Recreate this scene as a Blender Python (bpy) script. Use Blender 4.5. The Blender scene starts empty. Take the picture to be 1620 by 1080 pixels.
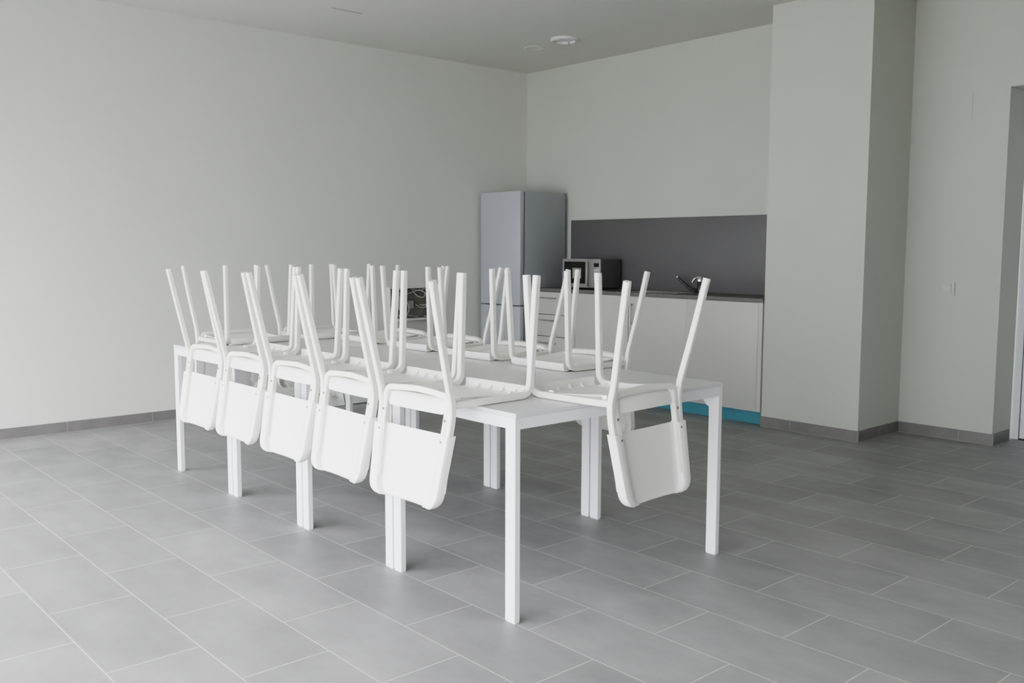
import bpy, bmesh, math, random
from mathutils import Vector, Matrix
random.seed(4)
C = bpy.context.scene.collection
PI = math.pi

# ---------------------------------------------------------------- materials
def mat(name, col, rough=0.5, metal=0.0, noise=0.0, nscale=8.0, bump=0.0, bscale=200.0, spec=0.5, stretch=(1, 1, 1)):
    m = bpy.data.materials.new(name); m.use_nodes = True
    nt = m.node_tree; N = nt.nodes; L = nt.links
    b = N['Principled BSDF']
    b.inputs['Base Color'].default_value = (*col, 1)
    b.inputs['Roughness'].default_value = rough
    b.inputs['Metallic'].default_value = metal
    b.inputs['Specular IOR Level'].default_value = spec
    tc = N.new('ShaderNodeTexCoord')
    mp = N.new('ShaderNodeMapping'); mp.inputs['Scale'].default_value = stretch
    L.new(tc.outputs['Object'], mp.inputs['Vector'])
    if noise > 0:
        n = N.new('ShaderNodeTexNoise'); n.inputs['Scale'].default_value = nscale; n.inputs['Detail'].default_value = 4
        L.new(mp.outputs[0], n.inputs['Vector'])
        r = N.new('ShaderNodeMapRange'); r.inputs['From Min'].default_value = .3; r.inputs['From Max'].default_value = .7
        r.inputs['To Min'].default_value = 1 - noise; r.inputs['To Max'].default_value = 1 + noise
        L.new(n.outputs['Fac'], r.inputs['Value'])
        v = N.new('ShaderNodeVectorMath'); v.operation = 'SCALE'; v.inputs[0].default_value = col
        L.new(r.outputs[0], v.inputs['Scale']); L.new(v.outputs[0], b.inputs['Base Color'])
    if bump > 0:
        n2 = N.new('ShaderNodeTexNoise'); n2.inputs['Scale'].default_value = bscale; n2.inputs['Detail'].default_value = 3
        L.new(mp.outputs[0], n2.inputs['Vector'])
        bp = N.new('ShaderNodeBump'); bp.inputs['Strength'].default_value = bump; bp.inputs['Distance'].default_value = .002
        L.new(n2.outputs['Fac'], bp.inputs['Height']); L.new(bp.outputs[0], b.inputs['Normal'])
    return m

M = {}
M['wall'] = mat('wall_paint', (.50, .507, .458), .85, noise=.015, nscale=1.5, bump=.15, bscale=180, spec=.2)  # same paint as the left wall, darkened to imitate weaker daylight
M['wall_lit'] = mat('wall_paint_lit', (.655, .657, .61), .85, noise=.015, nscale=1.5, bump=.15, bscale=180, spec=.2)  # left wall: same paint, lightened to imitate light from the nearby windows
M['ceil'] = mat('ceiling_paint', (.60, .60, .555), .9, noise=.01, nscale=1.2, bump=.1, bscale=160, spec=.15)
M['white_wood'] = mat('white_foil', (.80, .80, .80), .42, noise=.01, nscale=6, bump=.05, bscale=300)
M['top'] = mat('white_foil_shaded', (.64, .64, .635), .38, noise=.012, nscale=5, bump=.04, bscale=260)  # white table foil, darkened in colour because the top catches less window light
M['steel'] = mat('white_powder_steel', (.76, .745, .69), .36, noise=.008, nscale=10, bump=.03, bscale=400)
M['plastic'] = mat('white_plastic', (.80, .785, .75), .42, noise=.01, nscale=7, bump=.06, bscale=260)
M['foot'] = mat('foot_plastic', (.78, .77, .72), .5, noise=.02, nscale=30)
M['screw'] = mat('screw_metal', (.20, .19, .18), .45, metal=.3, noise=.05, nscale=90)
M['hole'] = mat('hole_dark', (.06, .06, .06), .6, noise=.05, nscale=50)
M['glide'] = mat('glide_plastic', (.95, .95, .93), .25, noise=.01, nscale=40)
M['cab'] = mat('cabinet_laminate', (.50, .497, .46), .45, noise=.012, nscale=4)
M['cabin'] = mat('cabinet_edge', (.36, .35, .33), .6, noise=.02, nscale=6)
M['worktop'] = mat('worktop_laminate', (.125, .12, .108), .5, noise=.10, nscale=35)
M['splash'] = mat('backsplash_panel', (.108, .104, .104), .5, noise=.03, nscale=3)
M['teal'] = mat('teal_film', (.055, .24, .30), .35, noise=.10, nscale=6)
M['handle'] = mat('handle_metal', (.42, .41, .35), .35, metal=.7, noise=.03, nscale=30)
M['chrome'] = mat('chrome', (.75, .75, .75), .12, metal=1, noise=.02, nscale=30)
M['darkchrome'] = mat('dark_metal', (.07, .07, .07), .25, metal=.6, noise=.03, nscale=30)
M['inox'] = mat('sink_steel', (.55, .55, .54), .28, metal=1, noise=.04, nscale=40)
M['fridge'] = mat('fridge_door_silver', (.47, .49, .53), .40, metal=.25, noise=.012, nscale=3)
M['fridge_side'] = mat('fridge_silver_shaded', (.34, .36, .37), .5, metal=.1, noise=.012, nscale=3)  # same silver as the doors, with the dim side's shade put into the colour
M['gap'] = mat('gap_dark', (.05, .05, .055), .7, noise=.04, nscale=20)
M['mw_body'] = mat('microwave_case', (.085, .085, .085), .45, noise=.03, nscale=20)
M['mw_front'] = mat('microwave_silver', (.31, .30, .285), .38, metal=.4, noise=.015, nscale=15)
M['mw_glass'] = mat('microwave_glass', (.008, .008, .007), .18, noise=.05, nscale=10)
M['sticker'] = mat('sticker_paper', (.26, .26, .23), .6, noise=.12, nscale=60)
M['switch'] = mat('switch_plastic', (.50, .50, .475), .35, noise=.01, nscale=20)
M['door'] = mat('door_paint', (.74, .77, .80), .5, noise=.01, nscale=3)
M['dark_box'] = mat('compartment_dark', (.13, .12, .10), .8, noise=.25, nscale=9)
M['cable'] = mat('cable_grey', (.42, .42, .38), .5, noise=.05, nscale=30)
M['redcable'] = mat('cable_dark_red', (.09, .012, .02), .5, noise=.08, nscale=30)
M['film'] = mat('film_white', (.66, .66, .64), .4, noise=.03, nscale=20, bump=.3, bscale=30)
M['frame'] = mat('window_frame_grey', (.25, .26, .27), .5, noise=.02, nscale=8)
M['pave'] = mat('outside_paving', (.42, .42, .41), .9, noise=.08, nscale=2)
M['lamp'] = mat('lamp_white', (.64, .64, .62), .4, noise=.01, nscale=20)

def tile_mat(name, base, bw, rh, xoff, yoff, grout, mortar=.0022, swap=True, noise=.10, rough=.5):
    m = bpy.data.materials.new(name); m.use_nodes = True
    nt = m.node_tree; N = nt.nodes; L = nt.links; b = N['Principled BSDF']
    tc = N.new('ShaderNodeTexCoord'); sp = N.new('ShaderNodeSeparateXYZ'); L.new(tc.outputs['Object'], sp.inputs[0])
    cb = N.new('ShaderNodeCombineXYZ')
    def addn(sock, v):
        a = N.new('ShaderNodeMath'); a.operation = 'ADD'; a.inputs[1].default_value = v; L.new(sock, a.inputs[0]); return a.outputs[0]
    L.new(addn(sp.outputs['Y'], yoff), cb.inputs['X']); L.new(addn(sp.outputs['X'], xoff), cb.inputs['Y'])
    br = N.new('ShaderNodeTexBrick'); L.new(cb.outputs[0], br.inputs['Vector'])
    br.inputs['Scale'].default_value = 1; br.inputs['Mortar Size'].default_value = mortar
    br.inputs['Mortar Smooth'].default_value = .1
    br.inputs['Brick Width'].default_value = bw; br.inputs['Row Height'].default_value = rh
    br.offset = .5; br.offset_frequency = 2; br.squash = 1
    br.inputs['Color1'].default_value = (.90, .90, .90, 1); br.inputs['Color2'].default_value = (1.07, 1.07, 1.07, 1)
    br.inputs['Mortar'].default_value = (1, 1, 1, 1)
    n = N.new('ShaderNodeTexNoise'); n.inputs['Scale'].default_value = 2.2; n.inputs['Detail'].default_value = 7; n.inputs['Roughness'].default_value = .62
    mp = N.new('ShaderNodeMapping'); mp.inputs['Scale'].default_value = (1.8, 1.0, 1); L.new(tc.outputs['Object'], mp.inputs['Vector'])
    L.new(mp.outputs[0], n.inputs['Vector'])
    r = N.new('ShaderNodeMapRange'); r.inputs['From Min'].default_value = .3; r.inputs['From Max'].default_value = .7
    r.inputs['To Min'].default_value = 1 - noise; r.inputs['To Max'].default_value = 1 + noise; L.new(n.outputs['Fac'], r.inputs['Value'])
    v = N.new('ShaderNodeVectorMath'); v.operation = 'SCALE'; v.inputs[0].default_value = base; L.new(r.outputs[0], v.inputs['Scale'])
    mu = N.new('ShaderNodeVectorMath'); mu.operation = 'MULTIPLY'; L.new(v.outputs[0], mu.inputs[0]); L.new(br.outputs['Color'], mu.inputs[1])
    mx = N.new('ShaderNodeMix'); mx.data_type = 'RGBA'; L.new(br.outputs['Fac'], mx.inputs['Factor'])
    L.new(mu.outputs[0], mx.inputs[6]); mx.inputs[7].default_value = (*grout, 1)
    L.new(mx.outputs[2], b.inputs['Base Color'])
    b.inputs['Roughness'].default_value = rough; b.inputs['Specular IOR Level'].default_value = .45
    return m
M['floor'] = tile_mat('grey_floor_tiles', (.262, .259, .255), .61, .2992, 1.1902, -.245, (.47, .46, .44), mortar=.0022, noise=.17)
M['bb'] = mat('baseboard_tile', (.175, .167, .160), .5, noise=.12, nscale=7)
M['grout'] = mat('grout', (.30, .29, .27), .8, noise=.04, nscale=40)

# ---------------------------------------------------------------- geometry helpers
def add_box(bm, a, b, bev=0.0, seg=2):
    c = [(a[i] + b[i]) / 2 for i in range(3)]; s = [abs(b[i] - a[i]) for i in range(3)]
    r = bmesh.ops.create_cube(bm, size=1)
    vs = r['verts']
    for v in vs: v.co = Vector((v.co.x * s[0] + c[0], v.co.y * s[1] + c[1], v.co.z * s[2] + c[2]))
    if bev > 0:
        es = list({e for v in vs for e in v.link_edges})
        bmesh.ops.bevel(bm, geom=es, offset=bev, segments=seg, affect='EDGES', profile=.5)

def add_prism(bm, pts, axis, a, b):
    """extrude a 2-D polygon along an axis between a and b"""
    def P(p, t):
        if axis == 0: return (t, p[0], p[1])
        if axis == 1: return (p[0], t, p[1])
        return (p[0], p[1], t)
    v0 = [bm.verts.new(P(p, a)) for p in pts]; v1 = [bm.verts.new(P(p, b)) for p in pts]
    n = len(pts)
    bm.faces.new(v0); bm.faces.new(v1[::-1])
    for i in range(n): bm.faces.new((v0[i], v1[i], v1[(i + 1) % n], v0[(i + 1) % n]))

def fillet(pts, rad, seg=6):
    out = [Vector(pts[0])]
    for i in range(1, len(pts) - 1):
        p = Vector(pts[i]); a = (Vector(pts[i - 1]) - p); b = (Vector(pts[i + 1]) - p)
        r = rad[i] if isinstance(rad, (list, tuple)) else rad
        if r <= 0: out.append(p); continue
        la, lb = a.length, b.length; a.normalize(); b.normalize()
        ang = a.angle(b); t = min(r / math.tan(ang / 2), la * .48, lb * .48)
        s, e = p + a * t, p + b * t
        for k in range(seg + 1):
            u = k / seg
            out.append((1 - u) ** 2 * s + 2 * u * (1 - u) * p + u * u * e)
    out.append(Vector(pts[-1])); return out

def add_tube(bm, pts, normal, w=.024, h=.024, cham=.004, caps=True):
    """sweep a chamfered rectangular section; w is measured along `normal`"""
    pts = [Vector(p) for p in pts]; n0 = Vector(normal).normalized()
    sec = []
    a, b, c = w / 2, h / 2, cham
    for x, y in ((a, b - c), (a - c, b), (-a + c, b), (-a, b - c), (-a, -b + c), (-a + c, -b), (a - c, -b), (a, -b + c)):
        sec.append((x, y))
    rings = []; n = n0
    for i, p in enumerate(pts):
        if i == 0: t = pts[1] - p
        elif i == len(pts) - 1: t = p - pts[i - 1]
        else: t = (pts[i + 1] - p).normalized() + (p - pts[i - 1]).normalized()
        t.normalize()
        n = (n - t * n.dot(t)).normalized()
        bn = t.cross(n)
        rings.append([bm.verts.new(p + n * x + bn * y) for x, y in sec])
    for r0, r1 in zip(rings, rings[1:]):
        for i in range(8): bm.faces.new((r0[i], r0[(i + 1) % 8], r1[(i + 1) % 8], r1[i]))
    if caps: bm.faces.new(rings[0][::-1]); bm.faces.new(rings[-1])

def add_round(bm, pts, r, seg=10, caps=True):
    pts = [Vector(p) for p in pts]
    t0 = (pts[1] - pts[0]).normalized(); n = t0.orthogonal().normalized(); rings = []
    for i, p in enumerate(pts):
        if i == 0: t = pts[1] - p
        elif i == len(pts) - 1: t = p - pts[i - 1]
        else: t = (pts[i + 1] - p).normalized() + (p - pts[i - 1]).normalized()
        t.normalize(); n = (n - t * n.dot(t)).normalized(); bn = t.cross(n)
        rr = r[i] if isinstance(r, (list, tuple)) else r
        rings.append([bm.verts.new(p + (n * math.cos(2 * PI * k / seg) + bn * math.sin(2 * PI * k / seg)) * rr) for k in range(seg)])
    for r0, r1 in zip(rings, rings[1:]):
        for i in range(seg): bm.faces.new((r0[i], r0[(i + 1) % seg], r1[(i + 1) % seg], r1[i]))
    if caps: bm.faces.new(rings[0][::-1]); bm.faces.new(rings[-1])

def add_lathe(bm, prof, c=(0, 0, 0), seg=32, axis='Z'):
    rings = []
    for r, z in prof:
        ring = []
        for k in range(seg):
            a = 2 * PI * k / seg; x, y = r * math.cos(a), r * math.sin(a)
            p = (x, y, z) if axis == 'Z' else (z, x, y)
            ring.append(bm.verts.new((p[0] + c[0], p[1] + c[1], p[2] + c[2])))
        rings.append(ring)
    for r0, r1 in zip(rings, rings[1:]):
        for i in range(seg): bm.faces.new((r0[i], r0[(i + 1) % seg], r1[(i + 1) % seg], r1[i]))
    bm.faces.new(rings[0][::-1]); bm.faces.new(rings[-1])

def obj(name, bm, m, parent=None, smooth=False, label=None):
    bmesh.ops.recalc_face_normals(bm, faces=bm.faces)
    me = bpy.data.meshes.new(name); bm.to_mesh(me); bm.free()
    o = bpy.data.objects.new(name, me); C.objects.link(o)
    me.materials.append(m)
    if smooth:
        for p in me.polygons: p.use_smooth = True
        try: me.set_sharp_from_angle(angle=math.radians(smooth if smooth is not True else 38))
        except Exception: pass
    if parent: o.parent = parent
    if label: o['label'] = label
    return o

def box(name, a, b, m, parent=None, bev=0.0, label=None):
    bm = bmesh.new(); add_box(bm, a, b, bev); return obj(name, bm, m, parent, label=label, smooth=bev > 0)

def struct(name, a, b, m):
    o = box(name, a, b, m); o['kind'] = 'structure'; return o

def thing(name, label, cat, loc=(0, 0, 0), rotz=0, group=None):
    o = bpy.data.objects.new(name, None); C.objects.link(o); o.empty_display_size = .1
    o.location = loc; o.rotation_euler = (0, 0, rotz); o['label'] = label; o['category'] = cat
    if group: o['group'] = group
    return o

def tag(o, label, cat, group=None):
    o['label'] = label; o['category'] = cat
    if group: o['group'] = group
    return o

def copy_tree(o, parent=None):
    c = o.copy(); C.objects.link(c)
    if parent: c.parent = parent
    for ch in list(o.children): copy_tree(ch, c)
    return c

# ---------------------------------------------------------------- room shell
YL, XK, XR, H = 4.63, 4.268, 4.39, 3.013     # left wall, kitchen wall, right wall, ceiling
XC, YC0, YC1 = 3.81, .79, 1.548               # pier
XW, YB = -2.4, -4.6                            # window wall, wall behind
XD = 4.70
struct('floor', (XW - .3, YB - .2, -.12), (XD + .35, YL + .2, 0), M['floor'])
struct('ceiling', (XW - .3, YB - .2, H), (XD + .35, YL + .2, H + .15), M['ceil'])
struct('wall_left', (XW - .2, YL, 0), (XK + .15, YL + .15, H), M['wall_lit'])
struct('wall_kitchen', (XK, YC1 - .05, 0), (XK + .15, YL, H), M['wall'])
struct('wall_pier', (XC, YC0, 0), (XK + .3, YC1, H), M['wall'])
bm = bmesh.new()
add_box(bm, (XR, .145, 0), (XR + .3, YC0, H))
add_box(bm, (XR, -1.35, 2.345), (XR + .3, .145, H))
add_box(bm, (XR, YB, 0), (XR + .3, -1.35, H))
o = obj('wall_right', bm, M['wall']); o['kind'] = 'structure'
struct('wall_behind', (XW - .2, YB - .15, 0), (XD + .3, YB, H), M['white_wood'])
struct('wall_recess', (XD + .07, YB, 0), (XD + .2, .3, H), M['wall'])
# window wall on the side the daylight comes from: sill, head, piers, open glazing bays
bays = [(-2.7, -1.15), (-1.0, .75), (.9, 2.6), (2.72, 4.60)]
Z0, Z1 = .08, 2.1
bm = bmesh.new()
add_box(bm, (XW - .2, YB, 0), (XW, YL, Z0)); add_box(bm, (XW - .2, YB, Z1), (XW, YL, H))
ys = [YB] + [v for b in bays for v in b] + [YL]
for i in range(0, len(ys), 2): add_box(bm, (XW - .2, ys[i], Z0), (XW, ys[i + 1], Z1))
o = obj('wall_window', bm, M['wall']); o['kind'] = 'structure'
for i, (a, b) in enumerate(bays):
    bm = bmesh.new(); t = .045
    add_box(bm, (XW - .13, a, Z0), (XW - .07, a + t, Z1)); add_box(bm, (XW - .13, b - t, Z0), (XW - .07, b, Z1))
    add_box(bm, (XW - .13, a, Z0), (XW - .07, b, Z0 + t)); add_box(bm, (XW - .13, a, Z1 - t), (XW - .07, b, Z1))
    o = obj('window_%d' % (i + 1), bm, M['frame']); o['kind'] = 'structure'
struct('trim_outside_paving', (-30, -25, -.3), (XW - .3, 30, -.1), M['pave'])
# portals in the openings
for a, b in bays:
    ld = bpy.data.lights.new('window_portal', 'AREA'); ld.shape = 'RECTANGLE'; ld.size = Z1 - Z0; ld.size_y = b - a
    ld.cycles.is_portal = True
    lo = bpy.data.objects.new('window_portal', ld); C.objects.link(lo)
    lo.location = (XW - .15, (a + b) / 2, (Z0 + Z1) / 2); lo.rotation_euler = (0, -PI / 2, 0)

# baseboards: dark grey tile strips with grout joints, 7.5 cm high
HB, TB = .075, .011
def baseboard(name, segs, joint_every=.6):
    bm = bmesh.new(); jm = bmesh.new()
    for (axis, fixed, sgn, a, b, j0) in segs:
        p0, p1 = sorted((fixed, fixed + sgn * TB))
        q0, q1 = sorted((fixed, fixed + sgn * (TB + .0006)))
        if axis == 'x':
            add_box(bm, (a, p0, 0), (b, p1, HB)); lo, hi = a, b
        else:
            add_box(bm, (p0, a, 0), (p1, b, HB)); lo, hi = a, b
        t = j0
        while t < hi - .01:
            if t > lo + .01:
                if axis == 'x': add_box(jm, (t - .002, q0, 0), (t + .002, q1, HB))
                else: add_box(jm, (q0, t - .002, 0), (q1, t + .002, HB))
            t += joint_every
    o = obj(name, bm, M['bb']); o['kind'] = 'structure'
    obj('joint', jm, M['grout'], o)
baseboard('baseboard_left', [('x', YL, -1, XW, XK, .48 - 6 * .6)])
baseboard('baseboard_right', [('y', XC, -1, YC0 - TB, YC1, 1.3), ('x', YC0, -1, XC, XR, 4.1), ('y', XR, -1, .145 - TB, YC0 - TB, .36), ('x', .145, -1, XR, XD - .05, 5)])
bm = bmesh.new()   # bright grout bead where the skirting meets the floor and at its corners
add_box(bm, (XC - TB - .004, YC0 - TB - .004, 0), (XC - TB, YC1, .003)); add_box(bm, (XC - TB - .004, YC0 - TB - .004, 0), (XR - TB, YC0 - TB, .003))
add_box(bm, (XR - TB - .004, .145 - TB - .004, 0), (XR - TB, YC0 - TB, .003))
add_box(bm, (XC - TB - .0015, YC0 - TB - .0015, 0), (XC - TB + .002, YC0 - TB + .002, HB)); add_box(bm, (XR - TB - .003, YC0 - TB - .003, 0), (XR - TB + .001, YC0 - TB + .001, HB))
add_box(bm, (XR - TB - .0015, .145 - TB - .0015, 0), (XR - TB + .002, .145 - TB + .002, HB))
add_box(bm, (XW, YL - TB - .004, 0), (XK - .7, YL - TB, .003))
o = obj('trim_1', bm, M['grout']); o['kind'] = 'structure'

# white door in the recess
d = thing('door_1', 'white door with its frame in the recess at the right edge', 'door', (XD, -.5, 0)); d['kind'] = 'structure'
bm = bmesh.new()
add_box(bm, (-.0, .597, .006), (.06, .645, 2.345)); add_box(bm, (0, -.85, 2.28), (.06, .597, 2.345)); add_box(bm, (0, -.9, .006), (.06, -.85, 2.345))
obj('door_frame', bm, M['door'], d)
box('door_leaf', (.012, -.846, .014), (.055, .591, 2.274), M['door'], d)
bm = bmesh.new(); add_box(bm, (.02, .591, 0), (.05, .597, 2.28)); add_box(bm, (.02, -.85, 0), (.05, .64, .014)); obj('door_gap', bm, M['gap'], d)

# double switch on the right wall, hairline crack above
s = thing('wall_switch', 'small pale double light switch low on the wall right of the pier', 'switch', (XR, .485, 1.035))
box('plate', (-.006, -.022, -.028), (-.0005, .042, .028), M['switch'], s, .002)
box('rocker', (-.010, -.014, -.022), (-.006, .034, .022), M['switch'], s, .0015)
box('side_plate', (-.011, -.048, -.045), (-.0005, -.030, .045), M['switch'], s, .002)
bm = bmesh.new(); add_tube(bm, [(XR - .0008, .3785, 2.155), (XR - .0008, .3795, 2.25), (XR - .0008, .379, 2.34)], (1, 0, 0), .001, .004, .0003)
o = obj('trim_2', bm, M['cabin']); o['kind'] = 'structure'

# ceiling fittings
def ring_light(name, label, x, y, R, depth, open_):
    t = thing(name, label, 'ceiling light', (x, y, H))
    bm = bmesh.new()
    if open_:
        add_lathe(bm, [(R, -.0005), (R, -.012), (R - .01, -.022), (R - .03, -.024), (R - .035, -.016), (R - .035, -.0005)], seg=40)
        obj('ring', bm, M['lamp'], t, smooth=True)
        bm = bmesh.new(); add_lathe(bm, [(R - .036, -.001), (R - .037, -.008), (.01, -.009)], seg=32); obj('lens', bm, M['lamp'], t, smooth=True)
        for a in (.35, 2.6):
            box('clip', (math.cos(a) * (R - .03) - .008, math.sin(a) * (R - .03) - .008, -.030), (math.cos(a) * (R - .03) + .008, math.sin(a) * (R - .03) + .008, -.012), M['handle'], t)
    else:
        add_lathe(bm, [(R, -.0005), (R - .002, -.005), (R - .014, -.006), (R - .016, -.0005)], seg=40)
        obj('ring', bm, M['lamp'], t, smooth=True)
        bm = bmesh.new(); add_lathe(bm, [(R - .017, -.0005), (R - .018, -.003), (.01, -.0035)], seg=32); obj('cover', bm, M['ceil'], t, smooth=True)
    return t
ring_light('ceiling_light', 'protruding round ceiling light with a bright rim near the kitchen wall', 3.455, 3.285, .118, .02, True)
ring_light('ceiling_light', 'flat flush ring fitting in the ceiling beside the protruding round light', 3.50, 3.70, .085, .005, False)
box('ceiling_slot', (1.52, 3.690, H - .004), (1.77, 3.697, H - .0005), M['cabin']); tag(bpy.data.objects['ceiling_slot'], 'thin dark slot line in the ceiling at the top of the photo', 'ceiling slot')

# ---------------------------------------------------------------- tables
ROT = -.006736
def W(x, y, z=0):
    c, s_ = math.cos(ROT), math.sin(ROT)
    return (c * x - s_ * y, s_ * x + c * y, z)
TW, TL, TH, LX, LY = 1.1614, .75, .74, .0245, .055

def leg_bm(sx, sy):
    """flat profile leg; (sx, sy) = +-1 chooses the corner; a flared gusset joins it to the apron"""
    bm = bmesh.new()
    x0 = 0 if sx < 0 else TW - LX; x1 = x0 + LX
    y0, y1 = (.0045, LY) if sy < 0 else (TL - LY, TL - .0045)
    top = TH - .0165
    add_box(bm, (x0, y0, .004), (x1, y1, top), .0015, 1)
    add_box(bm, (x0 + .002, y0 + .002, 0), (x1 - .002, y1 - .002, .005))
    xi = x1 - .006 if sx < 0 else x0 + .0015
    if sy < 0: pts = [(y1 - .002, .634), (y1 + .012, .640), (y1 + .030, .660), (y1 + .044, .683), (y1 + .044, top), (y1 - .002, top)]
    else: pts = [(y0 + .002, .634), (y0 - .012, .640), (y0 - .030, .660), (y0 - .044, .683), (y0 - .044, top), (y0 + .002, top)]
    if sx > 0 and sy < 0: add_prism(bm, pts, 0, xi, xi + .0045)
    return bm

table_labels = ['white rectangular table nearest the camera, with the single near-end chair on it',
                'white rectangular table pushed behind the nearest table, second of four',
                'white rectangular table third from the camera, second before the left wall',
                'white rectangular table farthest from the camera, at the left-wall end of the row']
def make_table():
    t = thing('table', table_labels[0], 'table', (0, 0, 0), ROT, 'white tables pushed together in one row')
    bm = bmesh.new(); add_box(bm, (0, .0006, TH - .016), (TW, TL - .0006, TH), .0012, 1); obj('tabletop', bm, M['top'], t)
    z0, z1 = .684, TH - .0165
    bm = bmesh.new(); add_box(bm, (.001, LY, z0), (.020, TL - LY, z1)); obj('apron', bm, M['white_wood'], t)
    bm = bmesh.new(); add_box(bm, (TW - .020, LY, z0), (TW - .001, TL - LY, z1)); obj('apron', bm, M['white_wood'], t)
    bm = bmesh.new(); add_box(bm, (LX + .0006, .004, z0), (TW - LX - .0006, .022, z1)); obj('apron', bm, M['white_wood'], t)
    bm = bmesh.new(); add_box(bm, (LX + .0006, TL - .022, z0), (TW - LX - .0006, TL - .004, z1)); obj('apron', bm, M['white_wood'], t)
    for sx, sy in ((-1, -1), (1, -1), (-1, 1), (1, 1)): obj('leg', leg_bm(sx, sy), M['white_wood'], t)
    return t
t0 = make_table()
for i in range(4):
    t = t0 if i == 0 else copy_tree(t0)
    t.location = W(0, i * .7512); t['label'] = table_labels[i]

# ---------------------------------------------------------------- chairs (upside down: local z = 0 is the table top,
# local x points from the table edge inwards, the back hangs at negative x)
SV = .198   # half spacing of the side tubes
def smooth_path(pts, n=4):
    P = [Vector(p) for p in pts]; out = []
    for i in range(len(P) - 1):
        p0 = P[max(i - 1, 0)]; p1 = P[i]; p2 = P[i + 1]; p3 = P[min(i + 2, len(P) - 1)]
        for k in range(n):
            t = k / n
            out.append(.5 * ((2 * p1) + (-p0 + p2) * t + (2 * p0 - 5 * p1 + 4 * p2 - p3) * t * t + (-p0 + 3 * p1 - 3 * p2 + p3) * t ** 3))
    out.append(P[-1]); return out

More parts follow.
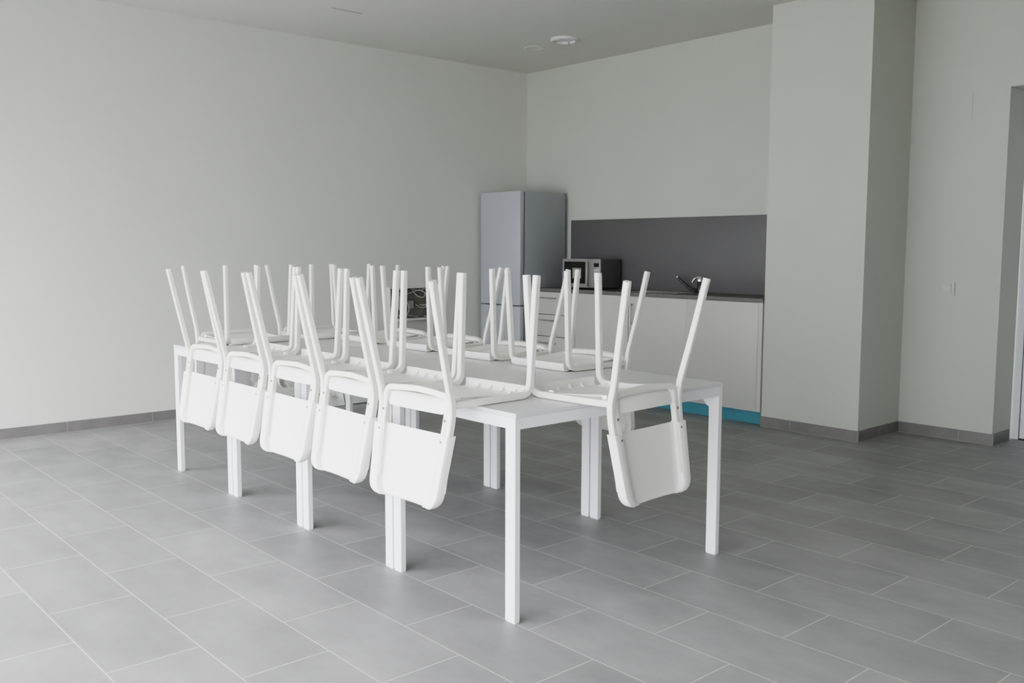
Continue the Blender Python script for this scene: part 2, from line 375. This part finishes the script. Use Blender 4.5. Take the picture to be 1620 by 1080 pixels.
def make_chair(splay):
    t = thing('chair', '', 'chair', (0, 0, TH), 0, 'white chairs turned upside down on the tables')
    # --- seat shell
    prof = [(.2865, .0385), (.2872, .030), (.2865, .016), (.281, .006), (.268, .0030), (.23, .0035), (.16, .0065), (.09, .0105), (.03, .015), (-.02, .0195),
            (-.055, .024), (-.078, .0275), (-.094, .028), (-.104, .024), (-.110, .014), (-.115, .000), (-.120, -.012), (-.124, -.022)]
    nv = 24; rows = []
    bm = bmesh.new()
    for i, (u, w) in enumerate(prof):
        row = []
        rear = max(0, min(1, (-.05 - u) / .06)); lip = max(0, min(1, (-.100 - u) / .024)); front = max(0, min(1, (u - .20) / .08))
        hw = .1835 - .016 * rear - .002 * lip
        if i >= len(prof) - 3: hw -= (.0, .002, .012)[i - (len(prof) - 3)]
        for j in range(nv + 1):
            s_ = -1 + 2 * j / nv
            s_ = math.copysign(abs(s_) ** .85, s_)
            v = s_ * hw; e = max(0, (abs(s_) - .90) / .10)
            ww = w + .017 * e * e * (1 - front) * (1 - rear) - .004 * (1 - s_ * s_) * 0
            uu = u - .012 * rear * (1 - s_ * s_) * (1 if u < -.09 else .4)
            if front > 0: uu -= .010 * front * (abs(s_) ** 6)
            if front >= 1: ww -= 0
            if u < -.11: ww -= .004 * (1 - s_ * s_)
            ww += .006 * rear * (1 - s_ * s_)
            row.append(bm.verts.new((uu, v, ww)))
        rows.append(row)
    for r0, r1 in zip(rows, rows[1:]):
        for j in range(nv): bm.faces.new((r0[j], r0[j + 1], r1[j + 1], r1[j]))
    bmesh.ops.recalc_face_normals(bm, faces=bm.faces)
    bmesh.ops.solidify(bm, geom=bm.faces[:], thickness=-.0032)
    # stiffening fins behind the front lip, on the underside
    for v in (-.105, -.035, .035, .105):
        add_prism(bm, [(.284, .026), (.284, .005), (.256, .005), (.268, .010)], 1, v - .0015, v + .0015)
    for v in (-.055, .055): add_box(bm, (.06, v - .02, .010), (.066, v + .02, .0135))
    obj('seat', bm, M['plastic'], t, smooth=50)
    # --- side tubes: front leg + seat rail
    def front_leg(s):
        bm = bmesh.new()
        v = s * SV
        pts = [(.284, s * .209, .450), (.263, v, .055), (.2625, v, .0135), (.20, v, .0135), (-.03, v, .0175), (-.100, v - s * .006, .027)]
        path = fillet([Vector(p) for p in pts], [0, .0, .042, .0, .05, 0], 8)
        # one generous bend from leg into rail
        path = [Vector(pts[0])] + fillet([Vector(pts[0]), Vector((.2605, v, .0135)), Vector((-.02, v, .0135)), Vector((-.108, v - s * .004, .0145))], [0, .052, 0, 0], 9)[1:]
        add_tube(bm, path, (0, 1, 0), .0235, .0245, .0032)
        o = obj('front_leg', bm, M['steel'], t, smooth=30)
        bm = bmesh.new()
        d = (Vector(pts[0]) - Vector((.2605, v, .0135))).normalized(); p = Vector(pts[0])
        add_tube(bm, [p - d * .012, p + d * .004, p + d * .008], (0, 1, 0), .0255, .0265, .006); obj('foot_cap', bm, M['foot'], o, smooth=30)
    def rear_leg(s):
        bm = bmesh.new(); v = s * (SV + .005)
        k = smooth_path([(-.212, s * splay, .440), (-.170, s * (.45 * SV + .55 * splay), .24), (-.136, v, .085), (-.124, v, .030), (-.121, v - s * .001, -.015), (-.128, v - s * .003, -.070), (-.143, v - s * .008, -.15), (-.171, v - s * .018, -.29)], 5)
        add_tube(bm, k, (0, 1, 0), .0215, .0245, .0032)
        o = obj('rear_leg', bm, M['steel'], t, smooth=30)
        bm = bmesh.new(); p = k[0]; d = (k[0] - k[3]).normalized()
        add_tube(bm, [p - d * .012, p + d * .004, p + d * .008], (0, 1, 0), .0235, .0265, .006); obj('foot_cap', bm, M['foot'], o, smooth=30)
    for s in (1, -1): front_leg(s); rear_leg(s)
    # --- hoop: runs up beside the rear legs and arches over the rear of the seat
    bm = bmesh.new(); vi = SV - .0185
    base = [(-.168, vi - .017, -.28), (-.143, vi - .008, -.15), (-.128, vi - .003, -.07), (-.119, vi - .001, -.02), (-.114, vi, .036), (-.108, vi - .035, .0405), (-.103, .09, .046), (-.101, 0, .050)]
    half = fillet([Vector(p) for p in base[:4]] + [Vector((-.112, vi, .041)), Vector((-.103, .085, .0465)), Vector((-.1015, 0, .050))], [0, .1, .1, .06, .05, .3, 0], 8)
    path = half + [Vector((p.x, -p.y, p.z)) for p in half[-2::-1]]
    add_tube(bm, path, (1, 0, .2), .0240, .0225, .0032)
    obj('back_hoop', bm, M['steel'], t, smooth=30)
    # --- backrest sleeve with raised side channels
    bm = bmesh.new(); nh = 22; z0, z1 = -.090, -.348
    sec = [(-1, -.016), (-1, .010), (-.985, .0145), (-.955, .0155), (-.83, .0150), (-.805, .012), (-.79, .002), (-.775, -.008), (-.74, -.0115), (-.6, -.0135), (-.45, -.0155), (-.3, -.017), (-.15, -.018), (0, -.0182)]
    sec = sec + [(-a, b) for a, b in sec[-2::-1]]
    rows = []
    for i in range(nh + 1):
        q = i / nh; q = 1 - (1 - q) ** 1.6
        z = z0 + (z1 - z0) * q
        base_u = -.133 + (z - z0) * .185
        d = (z - z1); rc = .052
        inset = rc - math.sqrt(max(0, rc * rc - (rc - d) ** 2)) if d < rc else 0
        hw = .2145 - inset + (z - z0) * .080
        fl = 1 if d > .02 else (d / .02) ** .5     # side channels sink in towards the bottom edge
        row = []
        for a, r in sec:
            rr = r * (.25 + .75 * fl) if r > 0 else r * (.5 + .5 * fl)
            if d < .004 : rr = min(rr, .003)
            zz = z - (.006 * (1 - a * a) if i == 0 else 0)
            row.append(bm.verts.new((base_u - rr, a * hw, zz)))
        rows.append(row)
    for r0, r1 in zip(rows, rows[1:]):
        for j in range(len(sec) - 1): bm.faces.new((r0[j], r0[j + 1], r1[j + 1], r1[j]))
    bmesh.ops.recalc_face_normals(bm, faces=bm.faces)
    bmesh.ops.solidify(bm, geom=bm.faces[:], thickness=-.003)
    # inner skin closing the side channels around the tubes
    for s in (1, -1):
        add_prism(bm, [(-.133 + .014, z0), (-.133 + .017, z0), (-.133 + .017 - .2 * .185, z0 - .2), (-.133 + .014 - .2 * .185, z0 - .2)], 1, s * .165, s * .204)
    obj('backrest', bm, M['plastic'], t, smooth=40)
    # --- screws on the hoop and the backrest, glides where the rails meet the seat
    for s in (1, -1):
        bm = bmesh.new(); add_lathe(bm, [(.0055, 0), (.0055, -.0022), (.003, -.003)], (-.1350, s * vi, -.040), 12, 'X'); obj('screw', bm, M['screw'], t)
        bm = bmesh.new(); add_lathe(bm, [(.0052, 0), (.0052, -.0022), (.002, -.0026)], (-.1535, s * (vi + .001), -.112), 12, 'X'); obj('screw', bm, M['screw'], t)
        for u, w in ((-.072, .0335), (.185, .0235)):
            bm = bmesh.new(); add_box(bm, (u - .011, s * (SV - .023) - .005, w - .010), (u + .011, s * (SV - .023) + .005, w + .006), .002, 1); obj('glide', bm, M['glide'], t, smooth=True)
    return t

E1 = TW     # far long edge
Yend = 4 * .7512
# x, y (table frame, centre of the chair at the table edge), rotation, label
chairs = [
 (-.010, .404, .045, 'upside-down white chair hanging over the camera-left long edge, nearest the camera'),
 (-.002, .873, -.03, 'upside-down white chair on the camera-left long edge, second from the near corner'),
 (0, 1.336, .0, 'upside-down white chair in the middle of the five on the camera-left long edge'),
 (0, 1.812, .0, 'upside-down white chair on the camera-left long edge, fourth from the near corner'),
 (0, 2.267, .01, 'upside-down white chair on the camera-left long edge, farthest toward the left wall'),
 (E1 - .004, .846, PI - .02, 'upside-down white chair on the kitchen-side long edge, nearest the camera'),
 (E1 - .004, 1.385, PI + .01, 'upside-down white chair on the kitchen-side long edge, second from the camera'),
 (E1 - .002, 1.930, PI + .03, 'upside-down white chair on the kitchen-side long edge, third from the camera'),
 (E1 - .004, 2.463, PI + .02, 'upside-down white chair on the kitchen-side long edge, farthest from the camera'),
 (.511, -.006, PI / 2 + .07, 'upside-down white chair alone on the near short end, back hanging below the tabletop'),
 (.400, Yend, -PI / 2 + .03, 'upside-down white chair on the far short end, the one further left'),
 (.945, Yend + .002, -PI / 2 + .03, 'upside-down white chair on the far short end, the one nearer the kitchen side'),
]
c0 = make_chair(.213); c1 = make_chair(.238)     # the rear legs of some chairs stand a little wider
for i, (x, y, r, lab) in enumerate(chairs):
    c = c0 if i == 0 else c1 if i == 5 else copy_tree(c0 if i < 5 else c1)
    c.location = W(x, y, TH + .0012); c.rotation_euler = (0, 0, r + ROT); c['label'] = lab

# ---------------------------------------------------------------- kitchen
XF = 3.80; ZB, ZT = .102, .912
G = .0015
def bar_handle(parent, y0, y1, z0, z1, x):
    bm = bmesh.new()
    r = .006
    if abs(y1 - y0) > abs(z1 - z0):
        add_round(bm, [(x - .028, y0, z0), (x - .028, y1, z0)], r, 8)
        for y in (y0 + .012, y1 - .012): add_round(bm, [(x - .028, y, z0), (x, y, z0)], .005, 8)
    else:
        add_round(bm, [(x - .028, y0, z0), (x - .028, y0, z1)], r, 8)
        for z in (z0 + .012, z1 - .012): add_round(bm, [(x - .028, y0, z), (x, y0, z)], .005, 8)
    return obj('handle', bm, M['handle'], parent, smooth=40)
def carcass(t, y0, y1):
    bm = bmesh.new(); a, b, c, d = XF + .020, XK - .002, y0 + .001, y1 - .001
    add_box(bm, (a, c, ZB), (b, c + .016, ZT - .001)); add_box(bm, (a, d - .016, ZB), (b, d, ZT - .001))
    add_box(bm, (a, c + .016, ZB), (b, d - .016, ZB + .016)); add_box(bm, (b - .008, c + .016, ZB + .016), (b, d - .016, ZT - .001)); return obj('carcass', bm, M['cabin'], t)
# drawer unit
t = thing('base_cabinet', 'white kitchen base unit of stacked drawers next to the fridge', 'cabinet', (0, 0, 0))
carcass(t, 3.478, 4.02)
for z0, z1, hz in ((.705, ZT - .003, .855), (.505, .702, .651), (.305, .502, .444), (ZB, .302, .245)):
    dr = box('drawer', (XF, 3.480, z0 + G), (XF + .018, 4.018, z1 - G), M['cab'], t, .001)
    bar_handle(dr, 3.705, 3.912, hz, hz, XF)
# sink unit
t = thing('base_cabinet', 'white kitchen base unit under the sink with a pair of doors', 'cabinet')
carcass(t, 2.252, 3.476)
for y0, y1, hy in ((2.852, 3.474, 2.914), (2.2497, 2.848, 2.806)):
    dr = box('door', (XF, y0 + G, ZB), (XF + .018, y1 - G, ZT - .003), M['cab'], t, .001)
    bar_handle(dr, hy, hy, .670, .853, XF)
t = thing('base_cabinet', 'plain white kitchen base unit without handles beside the pier', 'cabinet')
carcass(t, 1.590, 2.250)
box('door', (XF, 1.592, ZB), (XF + .018, 2.2507, ZT - .003), M['cab'], t, .001)
box('end_strip', (XF - .002, 1.5545, ZB), (XK - .003, 1.5885, ZT - .001), M['cab'], t)
tag(box('plinth', (3.853, 1.566, .001), (3.868, 4.015, ZB - .002), M['teal']), 'teal plinth strip under the white kitchen units', 'plinth')
# worktop with sink cut-out
sy0, sy1, sx0, sx1 = 2.42, 2.90, 3.90, 4.13
bm = bmesh.new()
add_box(bm, (XF - .004, 1.552, ZT), (sx0, 4.02, .940)); add_box(bm, (sx1, 1.552, ZT), (XK - .002, 4.02, .940))
add_box(bm, (sx0, 1.552, ZT), (sx1, sy0, .940)); add_box(bm, (sx0, sy1, ZT), (sx1, 4.02, .940))
tag(obj('worktop', bm, M['worktop']), 'long dark brown-grey kitchen worktop over the white units', 'worktop')
tag(box('backsplash', (XK - .014, 1.552, .9405), (XK - .001, 3.986, 1.568), M['splash'], bev=.001), 'dark grey backsplash panel on the kitchen wall behind the worktop', 'backsplash')
t = thing('sink', 'stainless steel sink set in the dark worktop', 'sink', (0, 0, 0))
bm = bmesh.new(); add_box(bm, (sx0 - .012, sy0 - .012, .9402), (sx0 + .012, sy1 + .012, .9445), .001, 1); add_box(bm, (sx1 - .012, sy0 - .012, .9402), (sx1 + .012, sy1 + .012, .9445), .001, 1)
add_box(bm, (sx0, sy0 - .012, .9402), (sx1, sy0 + .012, .9445), .001, 1); add_box(bm, (sx0, sy1 - .012, .9402), (sx1, sy1 + .012, .9445), .001, 1)
obj('rim', bm, M['inox'], t)
bm = bmesh.new(); w_ = .002
add_box(bm, (sx0 + .005, sy0 + .005, .80), (sx1 - .005, sy1 - .005, .802))
add_box(bm, (sx0 + .005, sy0 + .005, .80), (sx0 + .007, sy1 - .005, .941)); add_box(bm, (sx1 - .007, sy0 + .005, .80), (sx1 - .005, sy1 - .005, .941))
add_box(bm, (sx0 + .005, sy0 + .005, .80), (sx1 - .005, sy0 + .007, .941)); add_box(bm, (sx0 + .005, sy1 - .007, .80), (sx1 - .005, sy1 - .005, .941))
obj('bowl', bm, M['inox'], t)
bm = bmesh.new(); add_lathe(bm, [(.03, .802), (.03, .805), (.02, .806)], ((sx0 + sx1) / 2, (sy0 + sy1) / 2, 0), 24); obj('drain', bm, M['chrome'], t)
# mixer tap
t = thing('tap', 'chrome mixer tap with a dark raised spout behind the sink', 'tap', (4.20, 2.425, .940))
bm = bmesh.new(); add_lathe(bm, [(.030, .0005), (.030, .006), (.024, .010), (.023, .085), (.026, .095)], seg=24); obj('body', bm, M['darkchrome'], t, smooth=True)
bm = bmesh.new(); add_lathe(bm, [(.027, .094), (.028, .110), (.022, .125), (.010, .131)], seg=24); obj('dome', bm, M['chrome'], t, smooth=True)
bm = bmesh.new(); add_round(bm, [(-.01, .02, .018), (-.012, .085, .026), (-.02, .14, .068), (-.03, .205, .122)], [.014, .012, .011, .011], 12); obj('spout', bm, M['darkchrome'], t, smooth=True)
bm = bmesh.new(); add_round(bm, [(-.03, .205, .122), (-.031, .213, .128)], .0125, 12); obj('spout_tip', bm, M['chrome'], t, smooth=True)
bm = bmesh.new(); add_round(bm, smooth_path([(-.005, -.02, .126), (-.006, .02, .128), (-.010, .052, .112), (-.012, .066, .085)], 4), [.007] * 8 + [.010] * 5, 12); obj('lever', bm, M['chrome'], t, smooth=True)

# fridge
t = thing('fridge', 'tall silver-grey fridge-freezer standing in the corner', 'fridge', (3.643, 4.03, 0))
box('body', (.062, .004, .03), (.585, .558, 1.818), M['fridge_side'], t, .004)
box('gasket', (.050, .010, .05), (.063, .552, 1.81), M['gap'], t)
box('upper_door', (0, 0, .779), (.050, .562, 1.824), M['fridge'], t, .006)
box('lower_door', (0, 0, .045), (.050, .562, .771), M['fridge'], t, .006)
box('badge', (-.0015, .277, 1.778), (-.0002, .300, 1.785), M['handle'], t)
bm = bmesh.new()
for x in (.08, .54):
    for y in (.05, .51): add_box(bm, (x - .02, y - .02, 0), (x + .02, y + .02, .031))
obj('feet', bm, M['gap'], t)

# microwave
t = thing('microwave', 'grey microwave oven with a dark door on the worktop beside the fridge', 'microwave', (3.962, 3.328, .940))
box('case', (.016, .003, .014), (.272, .470, .268), M['mw_body'], t, .004)
bm = bmesh.new(); z0, z1 = .014, .270
add_box(bm, (0, .160, z0), (.016, .182, z1)); add_box(bm, (0, .450, z0), (.016, .473, z1)); add_box(bm, (0, .182, z0), (.016, .450, .048)); add_box(bm, (0, .182, .245), (.016, .450, z1))
d = obj('door', bm, M['mw_front'], t)
box('window', (.002, .182, .048), (.014, .450, .245), M['mw_glass'], d)
box('sticker', (.0008, .236, .095), (.0019, .345, .188), M['sticker'], d)
bm = bmesh.new(); add_round(bm, smooth_path([(0, .150, .245), (-.018, .143, .22), (-.026, .140, .14), (-.018, .143, .055), (0, .150, .035)], 4), .008, 8)
obj('door_handle', bm, M['mw_front'], d, smooth=True)
p = box('control_panel', (0, 0, z0), (.016, .159, z1), M['mw_front'], t, .001)
box('display', (-.001, .016, .200), (.0005, .078, .234), M['mw_glass'], p)
kb = bmesh.new()
for i in range(4):
    for j in range(3): add_box(kb, (-.0012, .018 + j * .021, .150 + .0 - i * .026 + .012), (.0005, .035 + j * .021, .168 - i * .026 + .012))
obj('keypad', kb, M['switch'], p)
bm = bmesh.new()
for x in (.04, .24):
    for y in (.04, .43): add_lathe(bm, [(.012, 0.0005), (.012, .0145)], (x, y, 0), 12)
obj('feet', bm, M['gap'], t)

# ---------------------------------------------------------------- open wall box full of cables, low on the left wall
t = thing('wiring_box', 'open dark electrical box on the left wall, full of loose pale cables', 'electrical box', (2.585, YL - .0005, .66))
w1, h1, dp = .475, .295, -.055
bm = bmesh.new()
for a, b in (((0, dp, 0), (.012, 0, h1)), ((w1 - .012, dp, 0), (w1, 0, h1)), ((.012, dp, h1 - .012), (w1 - .012, 0, h1)), ((.012, dp, 0), (w1 - .012, 0, .012))):
    add_box(bm, a, b)
obj('frame', bm, M['wall_lit'], t)
bm = bmesh.new()
add_box(bm, (.012, -.006, .012), (w1 - .012, -.001, h1 - .012)); add_box(bm, (.012, dp + .002, .012), (.015, -.006, h1 - .012)); add_box(bm, (w1 - .015, dp + .002, .012), (w1 - .012, -.006, h1 - .012))
add_box(bm, (.015, dp + .002, h1 - .015), (w1 - .015, -.006, h1 - .012)); add_box(bm, (.015, dp + .002, .012), (w1 - .015, -.006, .015))
obj('lining', bm, M['dark_box'], t)
box('ledge', (-.004, dp - .008, -.006), (w1 + .004, dp - .0005, .012), M['film'], t, .003)
box('junction_box', (.225, -.03, .10), (.275, -.007, .17), M['sticker'], t)
box('terminal_block', (.10, -.028, .09), (.20, -.007, .22), M['handle'], t)
cabs = [[(.12, .24), (.2, .23), (.33, .26), (.41, .22), (.44, .14), (.38, .10), (.31, .13)],
        [(.26, .275), (.34, .26), (.40, .27), (.445, .22), (.45, .15), (.38, .115)],
        [(.35, .13), (.42, .12), (.452, .08), (.44, .03), (.40, .022)],
        [(.05, .26), (.075, .24), (.06, .21), (.09, .20)],
        [(.15, .20), (.20, .15), (.21, .08), (.17, .04), (.12, .03)],
        [(.10, .14), (.15, .07), (.20, .04), (.26, .03), (.33, .022)],
        [(.27, .26), (.31, .21), (.37, .20), (.39, .24), (.34, .27)],
        [(.05, .08), (.11, .04), (.17, .09), (.16, .16)]]
for ci, cp in enumerate(cabs):
    pts = [(x, -.012 - .030 * math.sin(PI * k / (len(cp) - 1)) - .0015 * ci, z) for k, (x, z) in enumerate(cp)]
    bm = bmesh.new(); add_round(bm, smooth_path(pts, 6), .0036, 8); obj('cable', bm, M['cable'], t, smooth=True)
bm = bmesh.new(); add_round(bm, smooth_path([(.11, -.03, .270), (.14, -.045, .245), (.18, -.045, .262), (.22, -.03, .272)], 6), .009, 8); obj('cable', bm, M['redcable'], t, smooth=True, label='thick dark red cable')
box('cover_plate', (.015, -.012, -.155), (.460, -.0003, -.010), M['cab'], t, .001)
tag(box('flat_box', (1.985, 4.325, .006), (2.90, 4.60, .26), M['film'], bev=.004), 'long low white box on the floor against the left wall behind the tables', 'box')
bm = bmesh.new(); rng = random.Random(3); nx, ny = 22, 9; rows = []
for j in range(ny + 1):
    row = []
    for i in range(nx + 1):
        x = 1.60 + .37 * i / nx + rng.uniform(-.006, .006); y = 4.33 + .20 * j / ny + rng.uniform(-.008, .008)
        edge = min(1, j / 2.0, (ny - j) / 1.2 + .4)
        z = .004 + edge * (.055 + .03 * rng.random() + .02 * math.sin(i * .9))
        row.append(bm.verts.new((x, y, z)))
    rows.append(row)
for r0, r1 in zip(rows, rows[1:]):
    for i in range(nx): bm.faces.new((r0[i], r0[i + 1], r1[i + 1], r1[i]))
bmesh.ops.recalc_face_normals(bm, faces=bm.faces); bmesh.ops.solidify(bm, geom=bm.faces[:], thickness=.002)
tag(obj('plastic_sheet', bm, M['film'], smooth=60), 'crumpled pale plastic sheet on the floor at the foot of the left wall', 'sheet')

# ---------------------------------------------------------------- light: overcast sky through the openings
wd = bpy.data.worlds.new('sky'); bpy.context.scene.world = wd; wd.use_nodes = True
nt = wd.node_tree; N = nt.nodes; L = nt.links
bg = N['Background']
tc = N.new('ShaderNodeTexCoord'); sp = N.new('ShaderNodeSeparateXYZ'); L.new(tc.outputs['Generated'], sp.inputs[0])
cr = N.new('ShaderNodeValToRGB'); L.new(sp.outputs['Z'], cr.inputs[0])
cr.color_ramp.elements[0].position = 0.0; cr.color_ramp.elements[0].color = (.48, .50, .54, 1)
cr.color_ramp.elements[1].position = .75; cr.color_ramp.elements[1].color = (1.0, 1.01, 1.07, 1)
L.new(cr.outputs[0], bg.inputs['Color']); bg.inputs['Strength'].default_value = 16.2

# ---------------------------------------------------------------- camera (solved from the photograph)
f, pit, roll, yaw = 1477.5068, .0985014, .0027, .7246596
CAMP = (-2.07977, -2.32757, 1.29509)
cam = bpy.data.cameras.new('camera'); cam.sensor_width = 36; cam.sensor_fit = 'HORIZONTAL'; cam.lens = f / 1620 * 36
cam.clip_start = .05; cam.clip_end = 200
co = bpy.data.objects.new('camera', cam); C.objects.link(co)
fw = Vector((math.sin(yaw) * math.cos(pit), math.cos(yaw) * math.cos(pit), -math.sin(pit)))
rt = Vector((math.cos(yaw), -math.sin(yaw), 0)); up = rt.cross(fw)
r2 = rt * math.cos(roll) + up * math.sin(roll); u2 = -rt * math.sin(roll) + up * math.cos(roll)
m = Matrix((r2, u2, -fw)).transposed().to_4x4(); m.translation = Vector(CAMP); co.matrix_world = m
bpy.context.scene.camera = co

sc = bpy.context.scene
sc.cycles.use_denoising = True
sc.cycles.max_bounces = 10; sc.cycles.diffuse_bounces = 6
sc.view_settings.view_transform = 'Filmic'; sc.view_settings.look = 'Medium High Contrast'
sc.view_settings.exposure = 0.0; sc.view_settings.gamma = .93
